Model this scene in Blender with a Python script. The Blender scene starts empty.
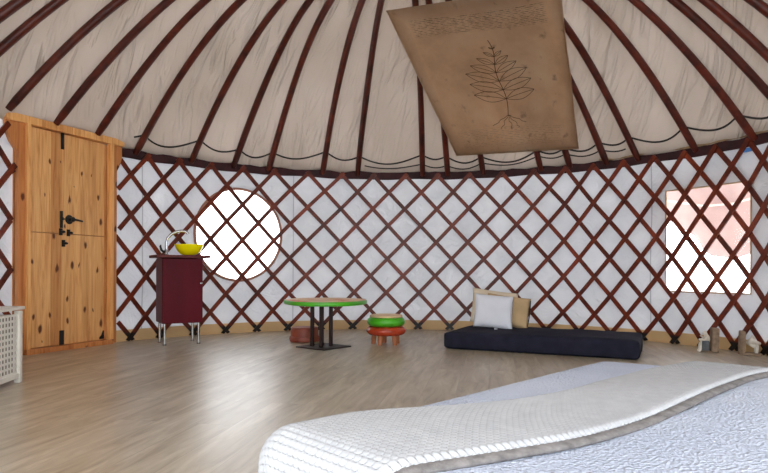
import bpy, bmesh, math, random
import numpy as np
from mathutils import Vector, Matrix
random.seed(7); RNG = np.random.default_rng(7)
PI = math.pi
C = bpy.context.scene.collection
SC = bpy.context.scene

# ------------------------------------------------------------------ camera
cam_d = bpy.data.cameras.new('camera'); cam = bpy.data.objects.new('camera', cam_d); C.objects.link(cam)
cam.location = (0, 0, 0.7); cam.rotation_euler = (PI/2, -0.0044, 0)
cam_d.sensor_width = 36; cam_d.lens = 600/768*36; cam_d.shift_y = 34.93/768; cam_d.clip_start = .02
SC.camera = cam
# ------------------------------------------------------------------ light
WORLD_STRENGTH = 6.6
EXPOSURE = -0.07
SC.view_settings.view_transform = 'Standard'; SC.view_settings.look = 'None'
SC.view_settings.exposure = EXPOSURE; SC.view_settings.gamma = 1; SC.view_settings.use_curve_mapping = False
W = bpy.data.worlds.new('overcast sky'); SC.world = W; W.use_nodes = True
bg = W.node_tree.nodes['Background']; bg.inputs[0].default_value = (0.93, 0.965, 1.0, 1); bg.inputs[1].default_value = WORLD_STRENGTH

# ------------------------------------------------------------------ helpers
def srgb(r, g, b):
    f = lambda c: (c/255/12.92) if c <= 10 else ((c/255+.055)/1.055)**2.4
    return (f(r), f(g), f(b), 1)

class NT:
    def __init__(s, name):
        s.m = bpy.data.materials.new(name); s.m.use_nodes = True; s.t = s.m.node_tree
        s.b = s.t.nodes['Principled BSDF']; s.out = s.t.nodes['Material Output']
    def n(s, typ, **kw):
        x = s.t.nodes.new(typ)
        for k, v in kw.items():
            if k in x.inputs.keys() if isinstance(k, str) else False: s.set(x.inputs[k], v)
            else: setattr(x, k, v)
        return x
    def set(s, sock, v):
        if isinstance(v, bpy.types.NodeSocket): s.t.links.new(v, sock)
        else: sock.default_value = v
    def math(s, op, a, b=0.0, c=None):
        x = s.t.nodes.new('ShaderNodeMath'); x.operation = op; s.set(x.inputs[0], a); s.set(x.inputs[1], b)
        if c is not None: s.set(x.inputs[2], c)
        return x.outputs[0]
    def coord(s, kind='Object', scale=(1, 1, 1), rot=(0, 0, 0), loc=(0, 0, 0)):
        c = s.t.nodes.new('ShaderNodeTexCoord'); m = s.t.nodes.new('ShaderNodeMapping')
        s.t.links.new(c.outputs[kind], m.inputs[0]); m.inputs['Scale'].default_value = scale
        m.inputs['Rotation'].default_value = rot; m.inputs['Location'].default_value = loc
        return m.outputs[0]
    def noise(s, vec, scale=5, detail=4, rough=.5, dist=0):
        x = s.t.nodes.new('ShaderNodeTexNoise'); s.t.links.new(vec, x.inputs['Vector'])
        x.inputs['Scale'].default_value = scale; x.inputs['Detail'].default_value = detail
        x.inputs['Roughness'].default_value = rough; x.inputs['Distortion'].default_value = dist
        return x.outputs['Fac']
    def ramp(s, fac, stops):
        x = s.t.nodes.new('ShaderNodeValToRGB'); s.set(x.inputs[0], fac); e = x.color_ramp.elements
        e.remove(e[1]); e[0].position = stops[0][0]; c = stops[0][1]; e[0].color = c if len(c) == 4 else (*c, 1)
        for p, c in stops[1:]:
            q = e.new(p); q.color = c if len(c) == 4 else (*c, 1)
        return x.outputs[0]
    def mix(s, fac, a, b, mode='MIX'):
        x = s.t.nodes.new('ShaderNodeMix'); x.data_type = 'RGBA'; x.blend_type = mode
        s.set(x.inputs[0], fac); s.set(x.inputs[6], a); s.set(x.inputs[7], b)
        return x.outputs[2]
    def bump(s, h, strength=.3, dist=.01):
        x = s.t.nodes.new('ShaderNodeBump'); s.set(x.inputs['Height'], h)
        x.inputs['Strength'].default_value = strength; x.inputs['Distance'].default_value = dist
        s.t.links.new(x.outputs[0], s.b.inputs['Normal']); return x.outputs[0]
    def col(s, c): s.set(s.b.inputs['Base Color'], c)
    def rough(s, r): s.set(s.b.inputs['Roughness'], r)

def plain(name, c, rough=.5, metal=0, var=.12, vscale=8, bump=0, bscale=60, spec=.5, vec_scale=(1, 1, 1)):
    k = NT(name); v = k.coord('Object', vec_scale)
    f = k.noise(v, vscale, 4)
    lo = tuple(x*(1-var) for x in c[:3]) + (1,); hi = tuple(min(1, x*(1+var)) for x in c[:3]) + (1,)
    k.col(k.ramp(f, [(.3, lo), (.7, hi)])); k.rough(rough); k.b.inputs['Metallic'].default_value = metal
    k.b.inputs['Specular IOR Level'].default_value = spec
    if bump: k.bump(k.noise(v, bscale, 3), bump, .004)
    return k.m

def translucent(k, colsock, amount):
    """adds light passing through the cloth"""
    t = k.t.nodes.new('ShaderNodeBsdfTranslucent'); k.set(t.inputs[0], colsock)
    m = k.t.nodes.new('ShaderNodeMixShader'); m.inputs[0].default_value = amount
    k.t.links.new(k.b.outputs[0], m.inputs[1]); k.t.links.new(t.outputs[0], m.inputs[2])
    k.t.links.new(m.outputs[0], k.out.inputs[0])

def mesh(name, verts, faces, mat=None, parent=None, smooth=False, uv=None, loc=None):
    me = bpy.data.meshes.new(name); me.from_pydata([tuple(map(float, v)) for v in verts], [], faces)
    if uv is not None:
        l = me.uv_layers.new(name='UVMap'); idx = np.zeros(len(me.loops), dtype=np.int32)
        me.loops.foreach_get('vertex_index', idx)
        l.data.foreach_set('uv', np.asarray(uv, dtype=np.float32)[idx].ravel())
    if smooth: me.polygons.foreach_set('use_smooth', [True]*len(me.polygons))
    me.update(); o = bpy.data.objects.new(name, me); C.objects.link(o)
    if mat: me.materials.append(mat)
    if parent: o.parent = parent
    if loc is not None: o.location = loc
    return o

class MB:
    """collects geometry of ONE part"""
    def __init__(s): s.v = []; s.f = []
    def add(s, v, f):
        o = len(s.v); s.v += [tuple(map(float, q)) for q in v]; s.f += [tuple(i+o for i in q) for q in f]; return s
    def box(s, c, d, rot=None, bev=0.0):
        bm = bmesh.new(); bmesh.ops.create_cube(bm, size=1)
        for q in bm.verts: q.co = Vector((q.co.x*d[0], q.co.y*d[1], q.co.z*d[2]))
        if bev: bmesh.ops.bevel(bm, geom=bm.edges[:], offset=bev, segments=2, profile=.5, affect='EDGES')
        M = Matrix.Translation(c) @ (rot if rot else Matrix.Identity(4))
        bm.verts.ensure_lookup_table(); bm.verts.index_update()
        s.add([M @ q.co for q in bm.verts], [[q.index for q in f.verts] for f in bm.faces]); bm.free(); return s
    def lathe(s, prof, c=(0, 0, 0), n=32, rot=None):
        vs = []; fs = []
        for r, z in prof:
            for i in range(n): a = 2*PI*i/n; vs.append(Vector((r*math.cos(a), r*math.sin(a), z)))
        m = len(prof)
        for j in range(m-1):
            for i in range(n): fs.append((j*n+i, j*n+(i+1) % n, (j+1)*n+(i+1) % n, (j+1)*n+i))
        fs.append(tuple(range(n))[::-1]); fs.append(tuple((m-1)*n+i for i in range(n)))
        M = Matrix.Translation(c) @ (rot if rot else Matrix.Identity(4))
        return s.add([M @ v for v in vs], fs)
    def tube(s, pts, r, n=10, caps=True):
        pts = [Vector(p) for p in pts]; vs = []; fs = []; rr = r if hasattr(r, '__len__') else [r]*len(pts)
        up = None
        for i, p in enumerate(pts):
            t = (pts[min(i+1, len(pts)-1)]-pts[max(i-1, 0)]).normalized()
            if up is None: up = t.orthogonal().normalized()
            up = (up-t*up.dot(t)).normalized(); w = t.cross(up)
            for k in range(n):
                a = 2*PI*k/n; vs.append(p+(up*math.cos(a)+w*math.sin(a))*rr[i])
        for j in range(len(pts)-1):
            for k in range(n): fs.append((j*n+k, j*n+(k+1) % n, (j+1)*n+(k+1) % n, (j+1)*n+k))
        if caps: fs.append(tuple(range(n))[::-1]); fs.append(tuple((len(pts)-1)*n+k for k in range(n)))
        return s.add(vs, fs)
    def cyl(s, a, b, r, n=16): return s.tube([a, b], r, n)
    def poly(s, pts2, th, M):
        """2D outline extruded by th along local z, then placed by M"""
        n = len(pts2)
        vs = [M @ Vector((x, y, 0)) for x, y in pts2]+[M @ Vector((x, y, th)) for x, y in pts2]
        fs = [tuple(range(n))[::-1], tuple(range(n, 2*n))]+[(i, (i+1) % n, n+(i+1) % n, n+i) for i in range(n)]
        return s.add(vs, fs)
    def build(s, name, mat, parent=None, smooth=False, loc=None, bevel=0):
        o = mesh(name, s.v, s.f, mat, parent, False, None, loc)
        bm = bmesh.new(); bm.from_mesh(o.data); bmesh.ops.recalc_face_normals(bm, faces=bm.faces[:]); bm.to_mesh(o.data); bm.free()
        if smooth:
            o.data.polygons.foreach_set('use_smooth', [True]*len(o.data.polygons))
            md = o.modifiers.new('edges', 'EDGE_SPLIT'); md.split_angle = math.radians(40)
        if bevel:
            b = o.modifiers.new('bevel', 'BEVEL'); b.width = bevel; b.segments = 2; b.limit_method = 'ANGLE'
        return o

def empty(name, label, cat, loc=(0, 0, 0), rz=0, group=None):
    o = bpy.data.objects.new(name, None); C.objects.link(o); o.location = loc; o.rotation_euler = (0, 0, rz)
    o.empty_display_size = .1; tag(o, label, cat, group); return o
def tag(o, label, cat, group=None):
    o['label'] = label; o['category'] = cat
    if group: o['group'] = group
    return o
def struct(o): o['kind'] = 'structure'; return o

# ------------------------------------------------------------------ plan of the round tent
XC, YC, A_, B_, BR_ = 0.152, 4.238, 3.227, 3.018, 5.2
_th = np.linspace(-PI, PI, 4001); _ds = np.hypot(A_*np.cos(_th), np.where(np.cos(_th) > 0, B_, BR_)*np.sin(_th))
_S = np.concatenate([[0], np.cumsum((_ds[1:]+_ds[:-1])/2*(_th[1]-_th[0]))]); _S -= _S[2000]
def ang(s): return np.interp(s, _S, _th)
def wall_xy(s, out=0.0):
    t = ang(np.asarray(s, float)); bb = np.where(np.cos(t) > 0, B_, BR_); nx, ny = np.sin(t)/A_, np.cos(t)/bb; l = np.hypot(nx, ny)
    return np.stack([XC+A_*np.sin(t)+out*nx/l, YC+bb*np.cos(t)+out*ny/l], -1)
H_W = 1.852
def roof_z(T):
    T = np.asarray(T, float)
    z = 1.8765+3.2404*T-1.2025*T**2-1.0839*T**3
    return np.where(T <= .6, z, 3.154+.6*(T-.6))
def roof_pt(s, T, off=0.0):
    """point of the roof surface; off = outwards along its normal"""
    s = np.asarray(s, float)*1.0; T = np.asarray(T, float)*1.0
    w = wall_xy(s); c = np.array([XC, YC]); xy = w+(c-w)*T[..., None]
    d = c-w; L = np.linalg.norm(d, axis=-1); slope = (roof_z(T+.01)-roof_z(T-.01))/.02/L
    n_out = 1/np.sqrt(1+slope**2); u = -d/L[..., None]
    return np.concatenate([xy+u*(off*slope*n_out)[..., None], (roof_z(T)+off*n_out)[..., None]], -1)
def lat(k):
    k = np.asarray(k, float); u = (k-10)/10; uc = np.clip(u, -1, 1.05)
    s = -3.141+.3788*(10+10*uc)-.1995*uc**2-.2438*uc**3
    return s+np.where(u < -1, (u+1)*10*.345, 0)+np.where(u > 1.05, (u-1.05)*10*.27, 0)
POLE_S = [-5.25, -4.95, -4.42, -3.9274, -3.4973, -3.0293, -2.414, -1.9384, -1.5406, -0.8979, -0.4706, 0.3089,
          0.605, 1.0322, 1.7071, 2.0248, 2.4197, 2.764, 3.352, 3.9048, 4.3083, 4.5888, 4.9743]
S_MIN, S_MAX = -_S[-1]+.001, _S[-1]-.001
EXTRA_L, EXTRA_R = [S_MIN]+list(np.linspace(S_MIN+.5, -5.9, 10)), list(np.linspace(5.5, S_MAX-.5, 11))+[S_MAX]

# ------------------------------------------------------------------ materials
def floor_mat():
    k = NT('oak laminate'); v = k.coord('Object', rot=(0, 0, math.radians(100)))
    br = k.t.nodes.new('ShaderNodeTexBrick'); k.t.links.new(v, br.inputs['Vector'])
    br.offset = .37; br.inputs['Scale'].default_value = 1; br.inputs['Brick Width'].default_value = 1.28; br.inputs['Row Height'].default_value = .19
    br.inputs['Mortar Size'].default_value = .0016; br.inputs['Mortar Smooth'].default_value = .3
    br.inputs['Color1'].default_value = (0, 0, 0, 1); br.inputs['Color2'].default_value = (1, 1, 1, 1); br.inputs['Mortar'].default_value = (.5, .5, .5, 1)
    sep = k.t.nodes.new('ShaderNodeSeparateColor'); k.t.links.new(br.outputs['Color'], sep.inputs[0])
    m2 = k.t.nodes.new('ShaderNodeMapping'); k.t.links.new(v, m2.inputs[0]); m2.inputs['Scale'].default_value = (1.3, 9, 1); v2 = m2.outputs[0]
    sh = k.t.nodes.new('ShaderNodeVectorMath'); sh.operation = 'ADD'; k.t.links.new(v2, sh.inputs[0])
    cmb = k.t.nodes.new('ShaderNodeCombineXYZ'); k.set(cmb.inputs[0], k.math('MULTIPLY', sep.outputs[0], 9.0)); k.set(cmb.inputs[2], k.math('MULTIPLY', sep.outputs[0], 5.0))
    k.t.links.new(cmb.outputs[0], sh.inputs[1])
    g = k.noise(sh.outputs[0], 1.6, 7, .6, .8)
    base = k.ramp(g, [(.28, srgb(132, 116, 94)), (.43, srgb(164, 150, 128)), (.57, srgb(182, 170, 150)), (.74, srgb(204, 194, 177))])
    tint = k.ramp(sep.outputs[0], [(0, (.90, .88, .85)), (.5, (.98, .98, .98)), (1, (1.05, 1.05, 1.04))])
    c = k.mix(1, base, tint, 'MULTIPLY')
    c = k.mix(k.math('MULTIPLY', br.outputs['Fac'], .45), c, srgb(112, 98, 80)); k.col(c)
    k.rough(.36); k.b.inputs['Specular IOR Level'].default_value = 1.0
    k.b.inputs['Coat Weight'].default_value = .25; k.b.inputs['Coat Roughness'].default_value = .30; return k.m
def pine_mat(name, mult=(1, 1, 1), board=.105, knots=True):
    k = NT(name); tc = k.coord('Object')
    sp = k.t.nodes.new('ShaderNodeSeparateXYZ'); k.t.links.new(tc, sp.inputs[0])
    bx = k.math('FLOOR', k.math('DIVIDE', sp.outputs[0], board))
    wn = k.t.nodes.new('ShaderNodeTexWhiteNoise'); wn.noise_dimensions = '1D'; k.set(wn.inputs['W'], bx)
    cmb = k.t.nodes.new('ShaderNodeCombineXYZ'); k.set(cmb.inputs[0], sp.outputs[0]); k.set(cmb.inputs[1], sp.outputs[1])
    k.set(cmb.inputs[2], k.math('ADD', k.math('MULTIPLY', sp.outputs[2], .07), k.math('MULTIPLY', wn.outputs['Value'], 7)))
    g = k.noise(cmb.outputs[0], 22, 5, .55, 1.6)
    base = k.ramp(g, [(.3, srgb(196, 134, 78)), (.5, srgb(224, 168, 106)), (.72, srgb(236, 188, 128))])
    tone = k.ramp(wn.outputs['Value'], [(0, (.78, .66, .56)), (.35, (.95, .93, .90)), (1, (1.06, 1.06, 1.04))])
    c = k.mix(1, base, tone, 'MULTIPLY')
    if knots:
        c2 = k.t.nodes.new('ShaderNodeCombineXYZ'); k.set(c2.inputs[0], k.math('MULTIPLY', sp.outputs[0], 1.0)); k.set(c2.inputs[1], k.math('ADD', k.math('MULTIPLY', sp.outputs[2], .50), k.math('MULTIPLY', g, .05)))
        vo = k.t.nodes.new('ShaderNodeTexVoronoi'); vo.voronoi_dimensions = '2D'; k.t.links.new(c2.outputs[0], vo.inputs['Vector']); vo.inputs['Scale'].default_value = 6.2; vo.inputs['Randomness'].default_value = 1
        sz = k.t.nodes.new('ShaderNodeSeparateColor'); k.t.links.new(vo.outputs['Color'], sz.inputs[0])
        d = k.math('DIVIDE', vo.outputs['Distance'], k.math('ADD', k.math('MULTIPLY', sz.outputs[0], .115), .025))
        kn = k.ramp(d, [(.55, (1, 1, 1)), (1.0, (0, 0, 0))])
        c = k.mix(kn, c, srgb(98, 46, 22))
    c = k.mix(1, c, (*mult, 1), 'MULTIPLY'); k.col(c); k.rough(.42); k.bump(g, .08, .002); return k.m
def redwood_mat(name, dark, light, black_feet=False):
    k = NT(name); v = k.coord('Object')
    oi = k.t.nodes.new('ShaderNodeObjectInfo')
    g = k.noise(k.coord('Object', (1, 1, 1)), 7, 5, .6, .5)
    c = k.ramp(g, [(.3, dark), (.7, light)])
    c = k.mix(1, c, k.ramp(oi.outputs['Random'], [(0, (.72, .68, .68)), (1, (1.12, 1.08, 1.05))]), 'MULTIPLY')
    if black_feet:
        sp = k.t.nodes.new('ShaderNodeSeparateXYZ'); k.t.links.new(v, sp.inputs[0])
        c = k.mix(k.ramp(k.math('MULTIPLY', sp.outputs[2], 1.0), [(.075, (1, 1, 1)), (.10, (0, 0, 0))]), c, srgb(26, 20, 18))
    k.col(c); k.rough(.42); k.b.inputs['Specular IOR Level'].default_value = .35; return k.m
def wallcloth_mat():
    k = NT('white felt lining'); v = k.coord('UV')
    n1 = k.noise(v, 3, 4); base = k.ramp(n1, [(.3, srgb(213, 214, 217)), (.7, srgb(226, 226, 228))])
    sp = k.t.nodes.new('ShaderNodeSeparateXYZ'); k.t.links.new(v, sp.inputs[0])
    c = base
    for s0 in (-2.93, -1.235, 2.88, 4.25):
        d = k.math('ABSOLUTE', k.math('SUBTRACT', sp.outputs[0], s0))
        c = k.mix(k.ramp(d, [(.003, (1, 1, 1)), (.008, (0, 0, 0))]), c, srgb(178, 177, 180))
    k.col(c); k.rough(.8); k.b.inputs['Specular IOR Level'].default_value = .2
    w = k.noise(v, 5.5, 3, .5, 1.6); f = k.noise(k.coord('UV', (60, 60, 60)), 4, 2)
    k.bump(k.math('ADD', w, k.math('MULTIPLY', f, .03)), .55, .05)
    translucent(k, c, .235); return k.m
def roofcloth_mat():
    k = NT('cream roof canvas'); v = k.coord('UV')
    n1 = k.noise(v, 1.2, 4); c = k.ramp(n1, [(.3, srgb(188, 177, 167)), (.7, srgb(205, 195, 187))])
    k.col(c); k.rough(.75); k.b.inputs['Specular IOR Level'].default_value = .2
    m1 = k.t.nodes.new('ShaderNodeMapping'); k.t.links.new(k.coord('UV', rot=(0, 0, .35)), m1.inputs[0]); m1.inputs['Scale'].default_value = (5.5, 1.2, 1)
    a = k.noise(m1.outputs[0], 1.7, 2, .45, .9); b = k.ramp(k.noise(k.coord('UV', (1, 1, 1)), 1.5, 2), [(.42, (0, 0, 0)), (.66, (1, 1, 1))])
    h = k.math('MULTIPLY', k.ramp(a, [(.45, (0, 0, 0)), (.75, (1, 1, 1))]), k.math('ADD', k.math('MULTIPLY', b, 1.0), .12)); k.bump(h, .7, .08)
    translucent(k, c, .30); return k.m
M = {}
M['floor'] = floor_mat()
M['pine'] = pine_mat('knotty pine'); M['pine_jamb'] = pine_mat('orange pine', (.74, .54, .44), .3, True); M['pine_rail'] = pine_mat('pale pine rail', (1.12, 1.08, 1.0), .3, False)
M['head'] = plain('dark stained board', srgb(112, 58, 36), .5, var=.2)
M['pine_base'] = plain('pine skirting', srgb(206, 172, 124), .5, var=.12, vscale=2)
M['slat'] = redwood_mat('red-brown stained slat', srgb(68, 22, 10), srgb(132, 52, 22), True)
M['pole'] = redwood_mat('red-brown stained pole', srgb(50, 15, 9), srgb(100, 38, 22))
M['wall'] = wallcloth_mat(); M['roof'] = roofcloth_mat()
M['maroon'] = plain('dark maroon band', srgb(52, 18, 22), .8, var=.5, vscale=9)
M['burlap'] = plain('tan burlap', srgb(150, 125, 92), .9, var=.3, vscale=14, bump=.4)
M['black'] = plain('black cord', srgb(20, 20, 20), .7)
M['iron'] = plain('black iron', srgb(26, 25, 26), .5, metal=.3)
M['chrome'] = plain('chrome', srgb(170, 170, 168), .18, metal=1, var=.02)
M['cherry'] = plain('dark cherry lacquer', srgb(84, 8, 24), .5, spec=.15, var=.25, vscale=4, vec_scale=(1, 1, .3))
M['cherry_top'] = plain('cherry worktop', srgb(92, 28, 26), .5, spec=.3, var=.25, vscale=6)
M['yellow'] = plain('yellow glaze', srgb(250, 236, 6), .15, var=.04)
M['green'] = plain('green lacquer', srgb(70, 165, 30), .28, var=.08)
M['redring'] = plain('orange-red lacquer', srgb(176, 62, 34), .25, var=.12)
M['tabletop'] = None
M['steel'] = plain('dark brown steel', srgb(40, 26, 26), .5, var=.2)
M['cream'] = plain('cream wood', srgb(214, 184, 146), .5, var=.08)
M['legwood'] = plain('orange wood leg', srgb(170, 104, 64), .5, var=.15)
M['redwood_stool'] = plain('red-brown wood', srgb(138, 66, 48), .5, var=.18, vscale=14)
M['navy'] = plain('black-navy cotton', srgb(35, 36, 50), .9, var=.22, vscale=12, bump=.3, bscale=90, spec=.15)
M['white_cloth'] = plain('white cotton', srgb(216, 219, 228), .9, var=.03, bump=.2, bscale=160, spec=.2)
M['cream_cloth'] = plain('cream cotton', srgb(214, 200, 178), .9, var=.05, bump=.2, bscale=160, spec=.2)
M['tan_cloth'] = plain('tan cotton', srgb(186, 160, 122), .9, var=.12, bump=.2, bscale=160, spec=.2)
M['chest'] = plain('white painted wood', srgb(222, 218, 208), .4, var=.04)
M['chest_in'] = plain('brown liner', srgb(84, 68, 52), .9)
M['stone'] = plain('pale carved stone', srgb(216, 210, 198), .85, var=.15, vscale=30, bump=.5)
M['stone_brown'] = plain('brown grey stone', srgb(140, 120, 100), .9, var=.3, vscale=30, bump=.6)
M['stone_dark'] = plain('dark grey stone', srgb(92, 96, 100), .9, var=.2, vscale=30)
M['base_white'] = plain('white bed base', srgb(200, 198, 195), .6)
k = NT('table top paint'); v = k.coord('Object'); nn = k.noise(v, 5.5, 2, .4, .5)
k.col(k.ramp(nn, [(.40, srgb(218, 188, 148)), (.54, srgb(222, 180, 140)), (.60, srgb(206, 104, 72)), (.72, srgb(200, 90, 62))])); k.rough(.45); M['tabletop'] = k.m
k = NT('pink outdoor canvas'); c_ = k.ramp(k.noise(k.coord('Object'), 4, 3), [(.3, srgb(186, 164, 160)), (.7, srgb(202, 180, 174))]); k.col(c_); k.rough(.9); translucent(k, c_, .5); M['pink'] = k.m
k = NT('clear plastic pane')
gl = k.t.nodes.new('ShaderNodeBsdfGlossy'); gl.inputs['Roughness'].default_value = .08; tr = k.t.nodes.new('ShaderNodeBsdfTransparent'); tr.inputs[0].default_value = (.97, .98, .98, 1)
fr = k.t.nodes.new('ShaderNodeFresnel'); fr.inputs[0].default_value = 1.35; mx = k.t.nodes.new('ShaderNodeMixShader')
k.t.links.new(fr.outputs[0], mx.inputs[0]); k.t.links.new(tr.outputs[0], mx.inputs[1]); k.t.links.new(gl.outputs[0], mx.inputs[2]); k.t.links.new(mx.outputs[0], k.out.inputs[0]); M['pane'] = k.m
k = NT('white seersucker quilt'); v = k.coord('Object'); n1 = k.noise(v, 3, 3)
k.col(k.ramp(n1, [(.3, srgb(184, 194, 213)), (.7, srgb(198, 206, 222))])); k.rough(.85); k.b.inputs['Specular IOR Level'].default_value = .2
vo = k.t.nodes.new('ShaderNodeTexVoronoi'); k.t.links.new(v, vo.inputs['Vector']); vo.inputs['Scale'].default_value = 120
k.bump(k.math('ADD', vo.outputs['Distance'], k.math('MULTIPLY', k.noise(v, 30, 3), .8)), .7, .010); M['quilt'] = k.m
k = NT('off white waffle knit'); k.col(k.ramp(k.noise(k.coord('Object'), 30, 3), [(.3, srgb(172, 174, 178)), (.7, srgb(182, 184, 187))])); k.rough(.95); k.b.inputs['Specular IOR Level'].default_value = .1; M['waffle'] = k.m
k = NT('waffle knit darkened as shade'); k.col(k.ramp(k.noise(k.coord('Object'), 40, 3), [(.3, srgb(92, 89, 88)), (.7, srgb(130, 126, 124))])); k.rough(.95); k.bump(k.noise(k.coord('Object'), 220, 2), .6, .004); M['knit_shade'] = k.m  # shade under the throw's folded edge, put into the lower layer's colour

# ------------------------------------------------------------------ structure
# floor: a round board floor, slightly wider than the lining
ts = np.linspace(0, 2*PI, 97)[:-1]
fl = [(XC+(A_+.12)*math.sin(t), YC+((B_ if math.cos(t) > 0 else BR_)+.12)*math.cos(t), 0) for t in ts]
n = len(fl)
floor = struct(mesh('floor', fl+[(x, y, -.12) for x, y, z in fl], [tuple(range(n))[::-1], tuple(range(n, 2*n))]+[(i, (i+1) % n, n+(i+1) % n, n+i) for i in range(n)], M['floor']))

# openings in the lining (arc length s, height z)
RW = (-1.872, 1.108, .487, .512)
SWN = (3.03, 3.855, .515, 1.515)
DOOR_S = (-4.20, -3.30)
REAR = 8.6   # added opening behind the camera starts here, left wide for fill daylight
def in_round(s, z): return ((s-RW[0])/RW[2])**2+((z-RW[1])/RW[3])**2 < 1
def in_square(s, z): return SWN[0] < s < SWN[1] and SWN[2] < z < SWN[3]
def wrinkle(s, z):
    return .016*np.sin(2.1*s+1.3*np.sin(1.7*z+s*.7)+.6)*np.sin(1.9*z+.9*s) + .010*np.sin(5.3*s+2.4*z)*np.sin(1.1*s-3.1*z+.4) + .006*np.sin(9*s-6*z)*np.sin(3*s+2*z)
def cloth_z_top(): return 1.97
def lining():
    sg = np.arange(S_MIN, S_MAX, .05); zg = np.linspace(-.01, 1.97, 41)
    sg = np.unique(np.concatenate([sg, [SWN[0], SWN[1], DOOR_S[0], DOOR_S[1]]])); zg = np.unique(np.concatenate([zg, [SWN[2], SWN[3]]]))
    sg = sg[np.concatenate([[True], np.diff(sg) > .004])]
    zg = zg[np.concatenate([[True], np.diff(zg) > .004])]
    def snap(arr, v): i = np.argmin(abs(arr-v)); arr[i] = v
    for q in (SWN[0], SWN[1], DOOR_S[0], DOOR_S[1]): snap(sg, q)
    for q in (SWN[2], SWN[3]): snap(zg, q)
    S, Z = np.meshgrid(sg, zg, indexing='ij'); S = S.copy(); Z = Z.copy()
    # push the nearest grid points onto the rim of the round window
    e = np.hypot((S-RW[0])/RW[2], (Z-RW[1])/RW[3]); near = (abs(e-1)*.5 < .034)
    S[near] = RW[0]+(S[near]-RW[0])/e[near]; Z[near] = RW[1]+(Z[near]-RW[1])/e[near]
    e = np.hypot((S-RW[0])/RW[2], (Z-RW[1])/RW[3])
    amp = np.clip((e-1)*4, 0, 1)
    dsq = np.maximum(np.maximum(SWN[0]-S, S-SWN[1]), np.maximum(SWN[2]-Z, Z-SWN[3])); amp = amp*np.clip(dsq*6, 0, 1)
    xy = wall_xy(S, .05+wrinkle(S, Z)*amp)
    V = np.concatenate([xy, Z[..., None]], -1).reshape(-1, 3); UV = np.stack([S, Z], -1).reshape(-1, 2); nz = len(zg); F = []
    for i in range(len(sg)-1):
        for j in range(nz-1):
            ss = (S[i, j]+S[i+1, j]+S[i, j+1]+S[i+1, j+1])/4; zz = (Z[i, j]+Z[i+1, j]+Z[i, j+1]+Z[i+1, j+1])/4
            if ((ss-RW[0])/RW[2])**2+((zz-RW[1])/RW[3])**2 < .985: continue
            if in_square(ss, zz) or DOOR_S[0] < ss < DOOR_S[1] or abs(ss) > REAR: continue
            F.append((i*nz+j, (i+1)*nz+j, (i+1)*nz+j+1, i*nz+j+1))
    o = mesh('wall_back', V, F, M['wall'], smooth=True, uv=UV)
    sd = o.modifiers.new('thickness', 'SOLIDIFY'); sd.thickness = .006; sd.offset = 0
    return struct(o)
lining()

# roof canvas stretched over the poles
ALLP = EXTRA_L+POLE_S+EXTRA_R
def canvas():
    P = np.array(ALLP); sg = []
    for a, b in zip(P[:-1], P[1:]):
        sg += list(np.linspace(a, b, 9)[:-1])
    sg = np.array(sg+[P[-1]]); Tg = np.concatenate([[.002, .010, .015, .02, .028, .04], np.linspace(.06, .86, 34)])
    S, T = np.meshgrid(sg, Tg, indexing='ij')
    idx = np.clip(np.searchsorted(P, S, side='right')-1, 0, len(P)-2); fr = (S-P[idx])/(P[idx+1]-P[idx])
    bul = np.sin(PI*np.clip(fr, 0, 1))
    low = np.clip(1-T/.10, 0, 1)
    off = .040+bul*.035*(1-T)*(1-low) - low*bul*.012 + .008*np.sin(17*S+9*T)*np.sin(23*T+3*S)*bul
    Tm = T-low*bul*.006
    V = roof_pt(S, Tm, off); V[..., 2] -= low*bul*.004
    # soft turned up hem
    nT = len(Tg); F = [(i*nT+j, i*nT+j+1, (i+1)*nT+j+1, (i+1)*nT+j) for i in range(len(sg)-1) for j in range(nT-1)]
    L = np.linalg.norm(wall_xy(S)-np.array([XC, YC]), axis=-1)
    UV = np.stack([S*(1-T*.8), T*L], -1).reshape(-1, 2)
    o = mesh('ceiling', V.reshape(-1, 3), F, M['roof'], smooth=True, uv=UV)
    sd = o.modifiers.new('thickness', 'SOLIDIFY'); sd.thickness = .004
    return struct(o)
canvas()
def hemz(s, base, sag, ph=0):
    P = np.array(ALLP); i = int(np.clip(np.searchsorted(P, s)-1, 0, len(P)-2)); fr = (s-P[i])/(P[i+1]-P[i]); w = min(1.0, (P[i+1]-P[i])/.6)
    return base+.35*sag-sag*w*math.sin(PI*min(max(fr, 0), 1))+.15*sag*math.sin(5*s+ph)
def hemz_old(s, base, sag, ph=0):
    P = np.array(ALLP); i = int(np.clip(np.searchsorted(P, s)-1, 0, len(P)-2)); fr = (s-P[i])/(P[i+1]-P[i]); w = (P[i+1]-P[i])/.6
    return base-sag*w*math.sin(PI*min(max(fr, 0), 1))+.004*math.sin(11*s+ph)
def ring(name, s0, s1, T0, sag, off, r, mat, ph=0, n=8, step=.05, jitter=0):
    pts = []
    for s in np.arange(s0, s1, step):
        T = hemz(s, T0, sag, ph)+jitter*math.sin(3.1*s+ph)*math.sin(1.3*s)
        pts.append(roof_pt(np.array(s), np.array(T), np.array(off)))
    return MB().tube(pts, r, n).build(name, mat, None, True)
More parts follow.
